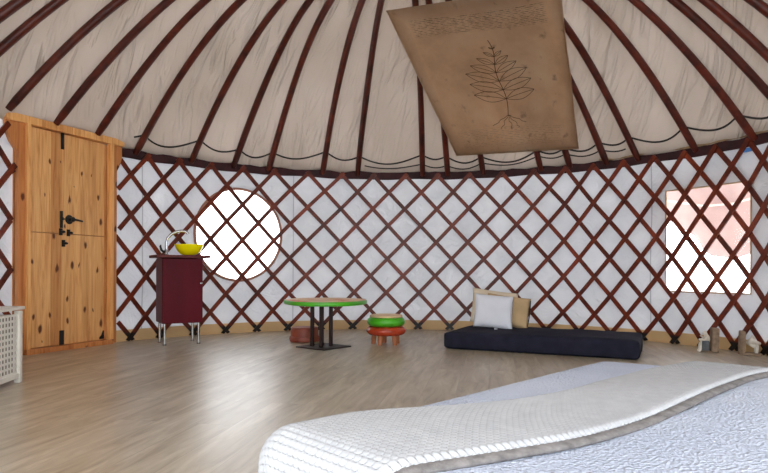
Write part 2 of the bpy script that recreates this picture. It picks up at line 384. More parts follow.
#struct(ring('trim_1', S_MIN, S_MAX, .024, .012, .006, .020, M['roof'], 0))
tag(ring('black_cord', -3.12, 5.6, .046, .026, .012, .009, M['black'], 1, 6, .04, .008), 'thin black cord running along the lower hem of the canvas roof', 'cord')
tag(ring('black_cord', -.4, 2.7, .028, .018, .0, .007, M['black'], 2.3, 6, .04, .010), 'shorter black cord under the hanging cloth, just below the long roof cord', 'cord')
def band(name, s0, s1, z0, z1, out, th, mat, wob=0, parent=None):
    ss = np.arange(s0, s1, .06); V = []; F = []
    for s in ss:
        a = wall_xy(s, out); b = wall_xy(s, out+th); w0 = wob*math.sin(7*s)*math.sin(2.3*s+1)
        V += [(*a, z0+w0), (*a, z1), (*b, z1), (*b, z0+w0)]
    for i in range(len(ss)-1):
        o = i*4
        for j in range(4): F.append((o+j, o+(j+1) % 4, o+4+(j+1) % 4, o+4+j))
    F += [(0, 1, 2, 3), tuple(len(ss)*4-4+j for j in (3, 2, 1, 0))]
    return mesh(name, V, F, mat, parent)
struct(band('trim_1', -3.28, S_MAX, 1.815, 1.915, .016, .02, M['maroon'], .008))
struct(band('trim_2', -3.28, S_MAX, 1.90, 1.99, .03, .02, M['burlap'], .0))
struct(band('trim_4', 2.35, 5.2, 1.905, 1.935, .004, .008, M['burlap'], .012))
struct(band('trim_3', S_MIN, -4.36, 1.84, 1.96, .016, .02, M['burlap'], .01))
struct(band('baseboard_back', -3.32, S_MAX, 0, .112, .014, .02, M['pine_base']))
struct(band('baseboard_left', S_MIN, -4.36, 0, .112, .014, .02, M['pine_base']))

# windows
def sz(s, z, out): a = wall_xy(s, out); return (a[0], a[1], z)
w1 = struct(MB().tube([sz(RW[0]+(RW[2]+.005)*math.cos(a), RW[1]+(RW[3]+.005)*math.sin(a), .040) for a in np.linspace(0, 2*PI, 73)], .016, 8, False).build('window_1', plain('brown window piping', srgb(150, 104, 84), .6), None, True))
def pane_round():
    V = [sz(RW[0], RW[1], .052)]; F = []; n = 64; R = 6
    for r in range(1, R+1):
        for i in range(n): a = 2*PI*i/n; V.append(sz(RW[0]+RW[2]*r/R*math.cos(a), RW[1]+RW[3]*r/R*math.sin(a), .052))
    for i in range(n): F.append((0, 1+i, 1+(i+1) % n))
    for r in range(R-1):
        for i in range(n): a = 1+r*n; F.append((a+i, a+n+i, a+n+(i+1) % n, a+(i+1) % n))
    return mesh('pane', V, F, M['pane'], w1, True)
pane_round()
fr_pts = []
s0, s1, z0, z1 = SWN
for a, b, n_ in (((s0, z0), (s1, z0), 14), ((s1, z0), (s1, z1), 12), ((s1, z1), (s0, z1), 14), ((s0, z1), (s0, z0), 12)):
    for i in range(n_): f = i/n_; fr_pts.append(sz(a[0]+(b[0]-a[0])*f, a[1]+(b[1]-a[1])*f, .047))
fr_pts.append(fr_pts[0])
w2 = struct(MB().tube(fr_pts, .008, 8, False).build('window_2', plain('tan window binding', srgb(176, 150, 120), .7), None, True))
ss = np.linspace(s0, s1, 15); V = [sz(s, z, .053) for s in ss for z in (z0, z1)]
mesh('pane', V, [(2*i, 2*i+2, 2*i+3, 2*i+1) for i in range(14)], M['pane'], w2, True)

# pink canvas awning hanging outside the square window
def awning():
    ns = 30; V = []; F = []
    for i in range(ns+1):
        f = i/ns; s = 2.84+f*1.26
        # lower hem of the cloth, diagonal
        zl = np.interp(f, [0, .02, .14, .25, .29, .36, .54, .70, 1], [1.34, 1.28, 1.17, 1.06, .95, .87, .84, .91, .98])
        for j in range(9):
            g = j/8; z = 1.66+(zl-1.66)*g
            V.append(sz(s, z, .28+.10*g+.02*math.sin(9*f)*g))
    for i in range(ns):
        for j in range(8): F.append((i*9+j, (i+1)*9+j, (i+1)*9+j+1, i*9+j+1))
    o = mesh('awning', V, F, M['pink'], smooth=True); sd = o.modifiers.new('t', 'SOLIDIFY'); sd.thickness = .006
    tag(o, 'pink canvas flap hanging outside the square window', 'awning')
    pts = [sz(2.84+f*1.26, np.interp(f, [0, .12, .35, .55, .8, 1], [1.47, 1.43, 1.36, 1.36, 1.42, 1.48]), .26+.03) for f in np.linspace(0, 1, 30)]
    MB().tube(pts, .009, 6).build('seam', plain('pale seam', srgb(235, 222, 205), .8), o, True)
awning()

tape = band('tape_strip', 3.77, 3.93, 1.765, 1.80, .006, .006, plain('blue tape', srgb(60, 120, 190), .5))
tag(tape, 'short strip of blue tape on the lining above the square window', 'tape')

# ------------------------------------------------------------------ door
P0 = Vector((-3.066, 4.80, 0)); DU = Vector((.387, .922, 0)).normalized()
rz = math.atan2(DU.y, DU.x)
door = struct(bpy.data.objects.new('door_1', None)); C.objects.link(door); door.location = P0; door.rotation_euler = (0, 0, rz)
# local x along the wall, local -y towards the room
def dpart(mb, name, mat, parent=door, bevel=.003): return mb.build(name, mat, parent, False, None, bevel)
def jamb(u0, u1, ear):
    # board with a rounded ear at the top
    if ear < 0: pts = [(u0, 0), (u1, 0), (u1, 1.93), (0.0, 1.93), (.003, 1.87), (.018, 1.80), (.045, 1.74), (.075, 1.70), (u0, 1.66)]
    else: pts = [(u0, 0), (u1, 0), (u1, 1.66), (1.135, 1.69), (1.16, 1.74), (1.175, 1.80), (1.177, 1.93), (u0, 1.93)]
    M_ = Matrix(((1, 0, 0, 0), (0, 0, 1, -.050), (0, 1, 0, 0), (0, 0, 0, 1)))
    return MB().poly(pts, .04, M_)
dpart(jamb(.11, .172, -1), 'jamb', M['pine_jamb']); dpart(jamb(1.05, 1.115, 1), 'jamb', M['pine_jamb'])
dpart(MB().box((.186, -.052, .975), (.034, .05, 1.87)), 'frame_post', M['pine_rail'])
dpart(MB().box((1.035, -.052, .975), (.04, .05, 1.87)), 'frame_post', M['pine_rail'])
dpart(MB().box((.588, -.04, 1.935), (1.19, .07, .062)), 'lintel', M['pine_rail'])
dpart(MB().box((.588, -.005, 1.985), (1.19, .05, .032)), 'head_board', M['head'])
dpart(MB().box((.60, .015, 1.90), (.82, .03, .06)), 'stop_board', M['pine_jamb'])
dpart(MB().box((.60, -.045, .02), (.88, .10, .045)), 'sill', M['pine_jamb'])
def leaf(name, z0, z1):
    mb = MB(); nb = 7; w = (.985-.200)/nb
    for i in range(nb): mb.box((.200+w*(i+.5), -.012, (z0+z1)/2), (w-.0012, .036, z1-z0))
    return dpart(mb, name, M['pine'], bevel=.0015)
up = leaf('door_leaf', 1.021, 1.895); lo = leaf('door_leaf', .045, 1.015)
dpart(MB().box((.6125, .014, 1.0), (1.01, .012, 1.99)), 'light_block', M['pine_jamb'])  # added board behind the leaves, blocks daylight leaking through the gaps
dpart(MB().box((1.0, -.02, .965), (.022, .02, 1.85)), 'closing_strip', M['pine_jamb'])
ir = M['iron']
dpart(MB().box((.526, -.036, 1.835), (.032, .008, .15)), 'hinge_strap', ir, up)
dpart(MB().box((.526, -.036, .105), (.045, .008, .13)), 'hinge_strap', ir, lo)
cr = MB(); cr.poly([(.93, .05), (.985, .05), (.985, .13), (.97, .13), (.95, .085), (.93, .07)], .006, Matrix(((1, 0, 0, 0), (0, 0, 1, -.036), (0, 1, 0, 0), (0, 0, 0, 1))))
dpart(cr, 'corner_bracket', ir, lo)
b = MB().box((.517, -.038, 1.143), (.024, .014, .15)); b.box((.517, -.05, 1.15), (.012, .02, .03)); dpart(b, 'bolt_bar', ir, up)
RX = Matrix.Rotation(PI/2, 4, 'X')
b = MB().lathe([(.0, 0), (.040, 0), (.042, .004), (.036, .010), (.018, .016), (.016, .045), (.022, .055), (.012, .066), (0, .068)], (.60, -.030, 1.149), 20, RX); hd = dpart(b, 'handle_rose', ir, up, 0)
b = MB().tube([(.60, -.08, 1.149), (.64, -.085, 1.146), (.70, -.078, 1.140)], [.010, .010, .008], 8); dpart(b, 'lever_handle', ir, up, 0)
dpart(MB().tube([(.565, -.035, 1.149), (.53, -.04, 1.150)], .006, 6), 'link_rod', ir, up, 0)
for u, z, pa in ((.513, 1.035, up), (.590, 1.030, up), (.54, .935, lo)):
    b = MB().box((u, -.036, z), (.030, .010, .06)); b.cyl((u, -.036, z), (u, -.07, z), .012, 10); b.box((u, -.06, z), (.045, .012, .016)); dpart(b, 'barrel_bolt', ir, pa, .001)

# ------------------------------------------------------------------ lattice walls
CB = ([0, 1, 2, 5, 7, 9, 17, 18, 20], [.02, -.018, .0, -.035, -.027, -.008, .031, 0, .04])
CT = ([.5, 4.5, 6.5, 8.5, 10.5, 12.5, 13.5, 14.5, 17.5, 18.5, 19.5], [.024, -.01, .03, .029, .036, .042, .042, -.009, -.04, -.03, .0])
def lat_s(k, z):
    f = z/H_W; s = lat(k)
    return s+(1-f)*np.interp(k, *CB)+f*np.interp(k, *CT)
def slat(kf, sgn, smin, smax, parent):
    """foot index kf, rising to kf+4.5*sgn"""
    N = 30; zz = np.linspace(-.0, H_W+.026, N); kk = kf+sgn*4.5*(zz-.038)/(H_W-.038)
    ss = lat_s(kk, zz)+(-.004 if sgn > 0 else .004)
    m = (ss >= smin) & (ss <= smax)
    if m.sum() < 3: return None
    # cut cleanly at the ends of the section
    zz = zz[m]; ss = ss[m]; w = .0215; th = .007; d = -.006 if sgn > 0 else .010
    V = []; F = []
    for i in range(len(zz)):
        i0, i1 = max(i-1, 0), min(i+1, len(zz)-1); ds, dz = ss[i1]-ss[i0], zz[i1]-zz[i0]; l = math.hypot(ds, dz); a, b = -dz/l*w, ds/l*w
        wob = .003*math.sin(2.3*kf+5*zz[i])
        for q, o in ((1, d-th), (-1, d-th), (-1, d+th), (1, d+th)):
            xy = wall_xy(ss[i]+q*a+wob, o); V.append((xy[0], xy[1], max(0.0, zz[i]+q*b)))
    for i in range(len(zz)-1):
        o = i*4
        for j in range(4): F.append((o+j, o+(j+1) % 4, o+4+(j+1) % 4, o+4+j))
    F += [(0, 1, 2, 3), tuple(len(zz)*4-4+j for j in (3, 2, 1, 0))]
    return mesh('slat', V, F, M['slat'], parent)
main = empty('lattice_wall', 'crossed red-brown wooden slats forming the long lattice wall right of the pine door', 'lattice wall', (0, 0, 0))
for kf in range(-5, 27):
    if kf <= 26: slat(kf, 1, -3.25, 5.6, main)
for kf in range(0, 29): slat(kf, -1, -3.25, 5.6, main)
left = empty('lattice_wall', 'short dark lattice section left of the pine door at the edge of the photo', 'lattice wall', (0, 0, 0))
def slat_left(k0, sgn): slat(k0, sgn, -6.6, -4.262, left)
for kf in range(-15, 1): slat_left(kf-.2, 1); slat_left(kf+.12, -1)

# ------------------------------------------------------------------ roof poles and crown ring
ORD = ['first', 'second', 'third', 'fourth', 'fifth', 'sixth', 'seventh', 'eighth', 'ninth', 'tenth', 'eleventh']
def pole(s, i):
    ph = i*1.7; Ts = np.linspace(.026 if i in (2, 3, 4) else -.004, .875, 40)
    pts = [roof_pt(np.array(s+.006*math.sin(8*T+ph)), np.array(T), np.array(.0)) for T in Ts]
    V = []; F = []; hw = .033
    n_ = 8
    for j, p in enumerate(pts):
        p = Vector(p); t = (Vector(pts[min(j+1, 39)])-Vector(pts[max(j-1, 0)])).normalized()
        side = t.cross(Vector((0, 0, 1))).normalized(); upv = side.cross(t).normalized()
        w = hw*(1.0-.18*max(0, Ts[j]))*(1+.04*math.sin(13*Ts[j]+ph))
        if j == 0: w *= .8
        for q in range(n_):
            a = 2*PI*(q+.5)/n_; c_, s_ = math.cos(a), math.sin(a); e = 1.0/max(abs(c_), abs(s_))**.55
            V.append(p+side*(c_*w*e)+upv*(s_*w*e))
    for j in range(39):
        for q in range(n_): F.append((j*n_+q, j*n_+(q+1) % n_, (j+1)*n_+(q+1) % n_, (j+1)*n_+q))
    F += [tuple(range(n_))[::-1], tuple(39*n_+q for q in range(n_))]
    o = mesh('roof_pole', V, F, M['pole'], smooth=True); md = o.modifiers.new('e', 'EDGE_SPLIT'); md.split_angle = math.radians(50)
    return o
NP = len(POLE_S)
special = {3: 'bent red-brown roof pole meeting the left half of the pine door lintel',
           4: 'bent red-brown roof pole meeting the right half of the pine door lintel',
           5: 'bent red-brown roof pole reaching the wall just right of the pine door',
           7: 'bent roof pole whose foot stands above the left half of the round window',
           8: 'bent roof pole whose foot stands above the right half of the round window',
           9: 'nearly straight roof pole midway between the round window and the hanging cloth',
           10: 'nearly upright roof pole with its top at the left corner of the hanging cloth',
           11: 'roof pole showing only its foot at the left slanting edge of the hanging cloth',
           12: 'roof pole passing behind the lower left corner of the hanging cloth',
           13: 'roof pole hidden by the hanging cloth, foot below the left third of its lower edge',
           14: 'roof pole behind the hanging cloth, foot below the right third of its lower edge',
           15: 'roof pole behind the hanging cloth, foot near its lower right corner',
           16: 'roof pole coming out beside the lower right edge of the hanging cloth',
           17: 'roof pole just right of the hanging cloth, starting at its top right side',
           18: 'bent roof pole whose foot ends above the middle of the square window',
           19: 'bent roof pole whose foot ends just beyond the square window\'s top right corner'}
for i, s in enumerate(POLE_S):
    if i in special: lb = special[i]
    elif i < 3: lb = ['short piece of roof pole in the top left corner of the photo', 'roof pole crossing the upper left edge, second from the corner', 'dark roof pole ending above the left ear of the pine door frame'][i]
    elif i == 6: lb = 'bent roof pole ending left of the round window, second right of the door'
    else: lb = {20: 'roof pole leaving the photo at the right edge, next right of the window poles', 21: 'second outermost roof pole crossing the top right corner', 22: 'short piece of roof pole in the extreme top right corner'}[i]
    tag(pole(s, i), lb, 'pole', 'curved roof poles fanning up to the crown')
def crown():
    mb = MB(); N = 64; pts = []
    ce = empty('crown_ring', 'wooden crown ring holding the tops of the roof poles', 'ring', (XC, YC, float(roof_z(.88))))
    pts = [(A_*.13*math.sin(a), B_*.13*math.cos(a), .02) for a in np.linspace(0, 2*PI, N+1)]
    MB().tube(pts, .045, 10, False).build('rim', M['pole'], ce, True)
    for a in (0, PI/2): MB().cyl((-A_*.13*math.cos(a), -B_*.13*math.sin(a), .04), (A_*.13*math.cos(a), B_*.13*math.sin(a), .04), .022, 8).build('crossbar', M['pole'], ce, True)
crown()

# ------------------------------------------------------------------ cloth hung under the poles
def tapestry():
    k = NT('sepia printed cloth'); v = k.coord('UV')
    n1 = k.noise(v, 3.0, 6, .65); n2 = k.noise(v, 14, 4)
    c = k.ramp(n1, [(.28, srgb(210, 182, 148)), (.5, srgb(232, 208, 178)), (.72, srgb(242, 226, 202))])
    sp = k.t.nodes.new('ShaderNodeSeparateXYZ'); k.t.links.new(v, sp.inputs[0]); U, Vv = sp.outputs[0], sp.outputs[1]
    # faded edges of the print
    eu = k.math('MINIMUM', U, k.math('SUBTRACT', 1.0, U)); ev = k.math('MINIMUM', Vv, k.math('SUBTRACT', 1.0, Vv)); e = k.math('MINIMUM', eu, ev)
    c = k.mix(k.ramp(e, [(0, (.5, .5, .5)), (.10, (0, 0, 0))]), c, srgb(150, 118, 90))
    c = k.mix(k.ramp(n2, [(.62, (0, 0, 0)), (.75, (.5, .5, .5))]), c, srgb(112, 84, 60))
    # bands of unreadable scribbled lines near the top and the bottom
    line = k.ramp(k.math('ABSOLUTE', k.math('SINE', k.math('ADD', k.math('MULTIPLY', Vv, 300.0), k.math('MULTIPLY', n1, 5.0)))), [(.78, (0, 0, 0)), (.95, (1, 1, 1))])
    word = k.ramp(k.noise(k.coord('UV', (26, 90, 1)), 1.6, 3, .7), [(.46, (0, 0, 0)), (.54, (1, 1, 1))])
    zone = k.ramp(Vv, [(.0, (0, 0, 0)), (.05, (.0, .0, .0)), (.06, (.35, .35, .35)), (.17, (.35, .35, .35)), (.18, (0, 0, 0)), (.81, (0, 0, 0)), (.82, (.7, .7, .7)), (.93, (.7, .7, .7)), (.94, (0, 0, 0))])
    inn = k.ramp(eu, [(.10, (0, 0, 0)), (.13, (1, 1, 1))])
    f = k.mix(1, k.mix(1, line, word, 'MULTIPLY'), k.mix(1, zone, inn, 'MULTIPLY'), 'MULTIPLY')
    c = k.mix(f, c, srgb(66, 46, 34))
    k.col(c); k.rough(.9); k.b.inputs['Specular IOR Level'].default_value = .1; translucent(k, c, .75)
    BL, BR, TL, TR = (.232, .068), (.697, .060), (-.109, .588), (1.075, .546)
    def uvT(u, v):
        t = (BL[0]*(1-u)+BR[0]*u)*(1-v)+(TL[0]*(1-u)+TR[0]*u)*v; T = (BL[1]*(1-u)+BR[1]*u)*(1-v)+(TL[1]*(1-u)+TR[1]*u)*v
        return t, T
    def P(u, v, extra=0):
        # straight edges in space: blend of corner points and the roof's own curve
        cs = [roof_pt(np.array(float(np.interp(a[0], _th, _S))), np.array(a[1]), np.array(-.075)) for a in (BL, BR, TL, TR)]
        flat = (cs[0]*(1-u)+cs[1]*u)*(1-v)+(cs[2]*(1-u)+cs[3]*u)*v
        off = -(.072+.014*math.sin(7*u+2*v)*math.sin(PI*v)+extra)
        t, T = uvT(u, v); q = roof_pt(np.array(float(np.interp(t, _th, _S))), np.array(T), np.array(off))
        q = q.copy(); s_ = math.sin(PI*u)
        wq = math.sin(PI*u)*math.sin(PI*v); wq = wq**.5; flat = flat*(1-wq)+q*wq; flat[2] -= .010*math.sin(7*u+2*v)*math.sin(PI*v)+extra; flat[1] -= extra
        return flat
    n = 40; V = [P(i/n, j/n) for i in range(n+1) for j in range(n+1)]; UV = [(i/n, j/n) for i in range(n+1) for j in range(n+1)]
    F = [(i*(n+1)+j, (i+1)*(n+1)+j, (i+1)*(n+1)+j+1, i*(n+1)+j+1) for i in range(n) for j in range(n)]
    o = mesh('wall_hanging', V, F, k.m, smooth=True, uv=UV); sd = o.modifiers.new('t', 'SOLIDIFY'); sd.thickness = .003; sd.offset = 1
    tag(o, 'large sepia parchment-coloured cloth print hung slanting under the roof poles', 'wall hanging')
    # faint ink drawing of a leafy plant, printed on the cloth
    mb = MB()
    def stroke(pts, w):
        pts = [np.array(p, float) for p in pts]; V2 = []; 
        for i, p in enumerate(pts):
            d = pts[min(i+1, len(pts)-1)]-pts[max(i-1, 0)]; d /= max(1e-6, np.linalg.norm(d)); nn = np.array([-d[1], d[0]])
            for q in (1, -1): a = p+nn*w*q; V2.append(P(a[0], a[1], .0045))
        mb.add(V2, [(2*i, 2*i+2, 2*i+3, 2*i+1) for i in range(len(pts)-1)])
    stem = [(.50+.012*math.sin(9*t), .24+.50*t) for t in np.linspace(0, 1, 24)]; stroke(stem, .0022)
    for j in range(7):
        y0 = .34+j*.055; 
        for sd_ in (-1, 1):
            L = .24-.018*abs(j-2)*1.3-(.02*j); a = sd_*(1.25-.09*j)
            base = np.array([.50+.01*math.sin(9*(y0-.24)/.5), y0]); tip = base+np.array([math.sin(a)*L, math.cos(a)*L*.8])
            nn = np.array([-(tip-base)[1], (tip-base)[0]]); 
            for bulge in (-.17, 0, .17):
                stroke([base+(tip-base)*t+nn*bulge*math.sin(PI*t) for t in np.linspace(0, 1, 10)], .0014)
    for x0, a in ((.5, -.9), (.5, -.45), (.5, .1), (.5, .5), (.5, .95)):
        stroke([(x0+math.sin(a)*t*.14+.008*math.sin(12*t+a), .245-t*.085*math.cos(a)) for t in np.linspace(0, 1, 8)], .0013)
    d = mb.build('ink_drawing', plain('brown ink', srgb(92, 70, 52), .9, var=.2), o, False)
tapestry()

# ------------------------------------------------------------------ sink cabinet, basin, tap
CAB_A = math.radians(30)
cabp = Vector((-1.972, 5.78, 0))
cab = empty('sink_cabinet', 'dark cherry washstand cabinet on four steel legs, left of the round window', 'cabinet', cabp, CAB_A)
# local x along the front, local -y is the front
CW, CD = .37, .33
MB().box((0, 0, .51), (CW, CD, .61)).build('body', M['cherry'], cab, bevel=.004)
d = MB().box((0.0, -CD/2-.009, .51), (CW-.012, .018, .60)).build('door', M['cherry'], cab, bevel=.003)
MB().lathe([(0, 0), (.006, 0), (.006, .012), (.011, .018), (.009, .026), (0, .028)], (CW/2-.025, -CD/2-.018, .58), 12, RX).build('knob', M['chrome'], d, True)
MB().box((0, -.005, .832), (CW+.12, CD+.08, .026)).build('countertop', M['cherry_top'], cab, bevel=.003)
for sx in (-1, 1):
    for sy in (-1, 1):
        lg = MB(); lg.cyl((sx*(CW/2-.03), sy*(CD/2-.035), .012), (sx*(CW/2-.03), sy*(CD/2-.035), .205), .0125, 14); lg.lathe([(.016, 0), (.018, .004), (.018, .012), (.012, .014)], (sx*(CW/2-.03), sy*(CD/2-.035), 0), 14)
        lg.build('leg', M['chrome'], cab, True)
def cl(x, y, z): return cabp+Vector((x*math.cos(CAB_A)-y*math.sin(CAB_A), x*math.sin(CAB_A)+y*math.cos(CAB_A), z))
bs = empty('wash_basin', 'shiny yellow bowl basin standing on the dark cherry cabinet', 'basin', cl(.085, -.03, .845), CAB_A)
prof = [(.045, 0), (.05, .001), (.085, .018), (.112, .048), (.128, .080), (.135, .104), (.1335, .107), (.129, .104), (.121, .080), (.104, .050), (.078, .024), (.04, .010), (.0, .008)]
MB().lathe(prof, (0, 0, 0), 40).build('bowl', M['yellow'], bs, True)
MB().lathe([(.0, .009), (.018, .009), (.02, .012), (.016, .014), (0, .0145)], (0, 0, 0), 16).build('drain', M['chrome'], bs, True)
tp = empty('tap', 'chrome gooseneck tap on the dark cherry cabinet behind the yellow bowl', 'tap', cl(-.115, .03, .845), CAB_A)
MB().lathe([(.026, 0), (.027, .006), (.02, .012), (.017, .05), (.014, .058), (0, .06)], (0, 0, 0), 20).build('tap_base', M['chrome'], tp, True)
arc = [(0, 0, .05), (.0, 0, .12), (.012, -.004, .165), (.045, -.012, .205), (.09, -.024, .228), (.13, -.034, .236), (.165, -.043, .234), (.187, -.049, .220), (.192, -.050, .208)]
MB().tube(arc, [.0135]*7+[.0145, .0145], 12).build('spout', M['chrome'], tp, True)
MB().tube([(-.02, .0, .03), (-.045, 0, .05), (-.055, .0, .085), (-.05, 0, .10)], [.011, .012, .010, .006], 10).build('lever', M['iron'], tp, True)

# ------------------------------------------------------------------ table
TPX, TPY = -.545, 5.58
tb = empty('low_table', 'low oval table with green rim and four thin dark posts', 'table', (TPX, TPY, 0), math.radians(8))
def outline(r1, r2, n=64): return [((r1+.010*math.sin(3*a+.6)+.006*math.sin(5*a))*math.cos(a), (r2+.010*math.sin(3*a+.6)+.006*math.sin(5*a))*math.sin(a)) for a in np.linspace(0, 2*PI, n+1)[:-1]]
ol = outline(.385, .45); I = Matrix.Identity(4)
rim = MB(); n = len(ol)
prof = [(.965, .395), (.992, .398), (1.0, .408), (1.0, .424), (.992, .432), (.97, .434)]
V = [(x*k_, y*k_, z) for k_, z in prof for x, y in ol]; F = [(j*n+i, j*n+(i+1) % n, (j+1)*n+(i+1) % n, (j+1)*n+i) for j in range(len(prof)-1) for i in range(n)]
F += [tuple(range(n))[::-1]]
rim.add(V, F); rim.build('green_rim', M['green'], tb, True)
MB().poly([(x*.972, y*.972) for x, y in ol], .022, Matrix.Translation((0, 0, .413))).build('tabletop', M['tabletop'], tb)
RB = Matrix.Rotation(math.radians(44), 4, 'Z')
MB().box((-.015, -.055, .006), (.36, .36, .012), RB).build('base_plate', M['steel'], tb, bevel=.002)
for a in (0, 90, 180, 270):
    r = .085; x, y = r*math.cos(math.radians(a-4))-.035, r*math.sin(math.radians(a-4))-.055
    MB().box((x, y, .204), (.028, .028, .388), RB).build('post', M['steel'], tb, bevel=.002)
MB().box((-.03, -.055, .392), (.30, .30, .010), RB).build('top_plate', M['steel'], tb)

# ------------------------------------------------------------------ low round stool under the table
ls = empty('floor_stool', 'low round red-brown wooden stool on the floor behind the oval table', 'stool', (-.79, 5.99, 0))
MB().lathe([(.125, 0), (.145, .004), (.152, .03), (.146, .052), (.137, .056)], (0, 0, 0), 40).build('base', M['redwood_stool'], ls, True)
MB().lathe([(.136, .055), (.137, .10), (.133, .132), (.125, .142), (0, .145)], (0, 0, 0), 40).build('seat', M['redwood_stool'], ls, True)

# ------------------------------------------------------------------ green and red stool
st = empty('ring_stool', 'small round stool with a green ring above a red ring and short wooden legs', 'stool', (.022, 5.78, 0), .35); st.scale = (1.07, 1.07, 1.0)
def torus(R, r, rz_, z): return [(max(.001, R+r*math.cos(a)), z+rz_*math.sin(a)) for a in np.linspace(-PI/2, PI/2, 14)]
MB().lathe([(.03, .088)]+torus(.125, .052, .044, .133)+[(.03, .176)], (0, 0, 0), 48).build('red_ring', M['redring'], st, True)
MB().lathe([(.03, .172)]+torus(.122, .050, .046, .219)+[(.03, .262)], (0, 0, 0), 48).build('green_ring', M['green'], st, True)
MB().lathe([(.12, .255), (.146, .262), (.150, .272), (.145, .282), (.13, .286), (0, .287)], (0, 0, 0), 48).build('seat', M['cream'], st, True)
for i in range(5):
    a = 2*PI*i/5+.1; x, y = .108*math.cos(a), .108*math.sin(a)
    MB().tube([(x*1.06, y*1.06, 0), (x, y, .105)], [.021, .024], 14).build('leg', M['legwood'], st, True)

# ------------------------------------------------------------------ mattress and pillows
def soft_box(lx, ly, lz, r, nseg=5, puff=0.0, noise_=0.0, grid=(24, 12, 4), seed=0):
    """rounded cushion-like block, base at z=0, centre at origin"""
    bm = bmesh.new(); nx, ny, nz = grid; vs = {}
    def key(i, j, k):
        if (i, j, k) not in vs:
            x, y, z = (i/nx-.5)*lx, (j/ny-.5)*ly, (k/nz-.5)*lz
            ix, iy, iz = max(-lx/2+r, min(lx/2-r, x)), max(-ly/2+r, min(ly/2-r, y)), max(-lz/2+r, min(lz/2-r, z))
            d = Vector((x-ix, y-iy, z-iz))
            if d.length > 0: d = d.normalized()*r
            p = Vector((ix, iy, iz))+d
            e = math.sin(PI*(i/nx))*math.sin(PI*(j/ny))
            p.z += puff*e**.5*(1 if k == nz else 0)*(1)
            q = noise_*(math.sin(4.1*x+3*y+seed)+math.sin(7.7*y-5.3*x+2*seed)+.5*math.sin(13*x+11*y))
            if k > 0: p.z += q*(k/nz)
            p.x += noise_*.6*math.sin(9*y+4*z+seed)*abs(2*i/nx-1); p.y += noise_*.8*math.sin(6*x+5*z+seed)*abs(2*j/ny-1)
            p.z += lz/2; vs[(i, j, k)] = bm.verts.new(p)
        return vs[(i, j, k)]
    for i in range(nx):
        for j in range(ny):
            bm.faces.new([key(i, j, nz), key(i+1, j, nz), key(i+1, j+1, nz), key(i, j+1, nz)]); bm.faces.new([key(i, j, 0), key(i, j+1, 0), key(i+1, j+1, 0), key(i+1, j, 0)])
    for i in range(nx):
        for k in range(nz):
            bm.faces.new([key(i, 0, k), key(i+1, 0, k), key(i+1, 0, k+1), key(i, 0, k+1)]); bm.faces.new([key(i, ny, k), key(i, ny, k+1), key(i+1, ny, k+1), key(i+1, ny, k)])
    for j in range(ny):
        for k in range(nz):
            bm.faces.new([key(0, j, k), key(0, j, k+1), key(0, j+1, k+1), key(0, j+1, k)]); bm.faces.new([key(nx, j, k), key(nx, j+1, k), key(nx, j+1, k+1), key(nx, j, k+1)])
    bm.verts.ensure_lookup_table(); bm.verts.index_update()
    V = [v.co.copy() for v in bm.verts]; F = [[v.index for v in f.verts] for f in bm.faces]; bm.free(); return V, F
FL, FR = Vector((.535, 5.45, 0)), Vector((2.035, 4.755, 0)); ex = (FR-FL).normalized(); ey = Vector((-ex.y, ex.x, 0)); ML, MD = (FR-FL).length, .80
mc = FL+ex*ML/2+ey*MD/2; mrz = math.atan2(ex.y, ex.x)
V, F = soft_box(ML, MD, .155, .035, puff=.014, noise_=.004, grid=(44, 22, 6), seed=1)
mt = mesh('floor_mattress', V, F, M['navy'], smooth=True, loc=mc); mt.rotation_euler = (0, 0, mrz)
sm = mt.modifiers.new('s', 'SUBSURF'); sm.levels = 1; sm.render_levels = 1
tag(mt, 'black-navy floor mattress lying before the lattice wall', 'mattress')
for zz_ in (.03, .135):
    pts = []
    for u, v in [(-1, -1), (1, -1), (1, 1), (-1, 1), (-1, -1)]:
        pts.append((u*(ML/2-.012), v*(MD/2-.012), zz_))
    P2 = []
    for a, b in zip(pts[:-1], pts[1:]):
        for i in range(20): f = i/20; P2.append(tuple(a[q]+(b[q]-a[q])*f for q in range(3)))
    P2.append(P2[0]); MB().tube(P2, .004, 6, False).build('piping', M['navy'], mt, True)
def pillow(name, w, h, t, mat, label, loc, rz_, lean, roll=0, group=None, seed=0):
    n = 22; V = []; F = []
    for side in (1, -1):
        for i in range(n+1):
            for j in range(n+1):
                u, v = 2*i/n-1, 2*j/n-1; e = (max(0, (1-u**4))*max(0, (1-v**4)))**.5
                pin = 1-.05*(1-abs(u))*0-.045*(1-u*u)*abs(v)**3; pin2 = 1-.045*(1-v*v)*abs(u)**3
                x, y = u*w/2*pin2, v*h/2*pin
                z = side*t/2*e*(1+.06*math.sin(5*u+seed)*math.cos(4*v+seed))
                V.append((x, z, y+h/2))
    m = (n+1)**2
    for s_ in range(2):
        for i in range(n):
            for j in range(n):
                a = s_*m+i*(n+1)+j; q = (a, a+n+1, a+n+2, a+1); F.append(q if s_ == 0 else q[::-1])
    bm = bmesh.new(); bv = [bm.verts.new(v) for v in V]
    for f in F: bm.faces.new([bv[i] for i in f])
    bmesh.ops.remove_doubles(bm, verts=bm.verts[:], dist=.0008); bmesh.ops.recalc_face_normals(bm, faces=bm.faces[:])
    me = bpy.data.meshes.new(name); bm.to_mesh(me); bm.free(); me.polygons.foreach_set('use_smooth', [True]*len(me.polygons)); me.materials.append(mat)
    o = bpy.data.objects.new(name, me); C.objects.link(o)
    o.matrix_world = Matrix.Translation(loc) @ Matrix.Rotation(rz_, 4, 'Z') @ Matrix.Rotation(lean, 4, 'X') @ Matrix.Rotation(roll, 4, 'Y')
    tag(o, label, 'pillow', group); return o
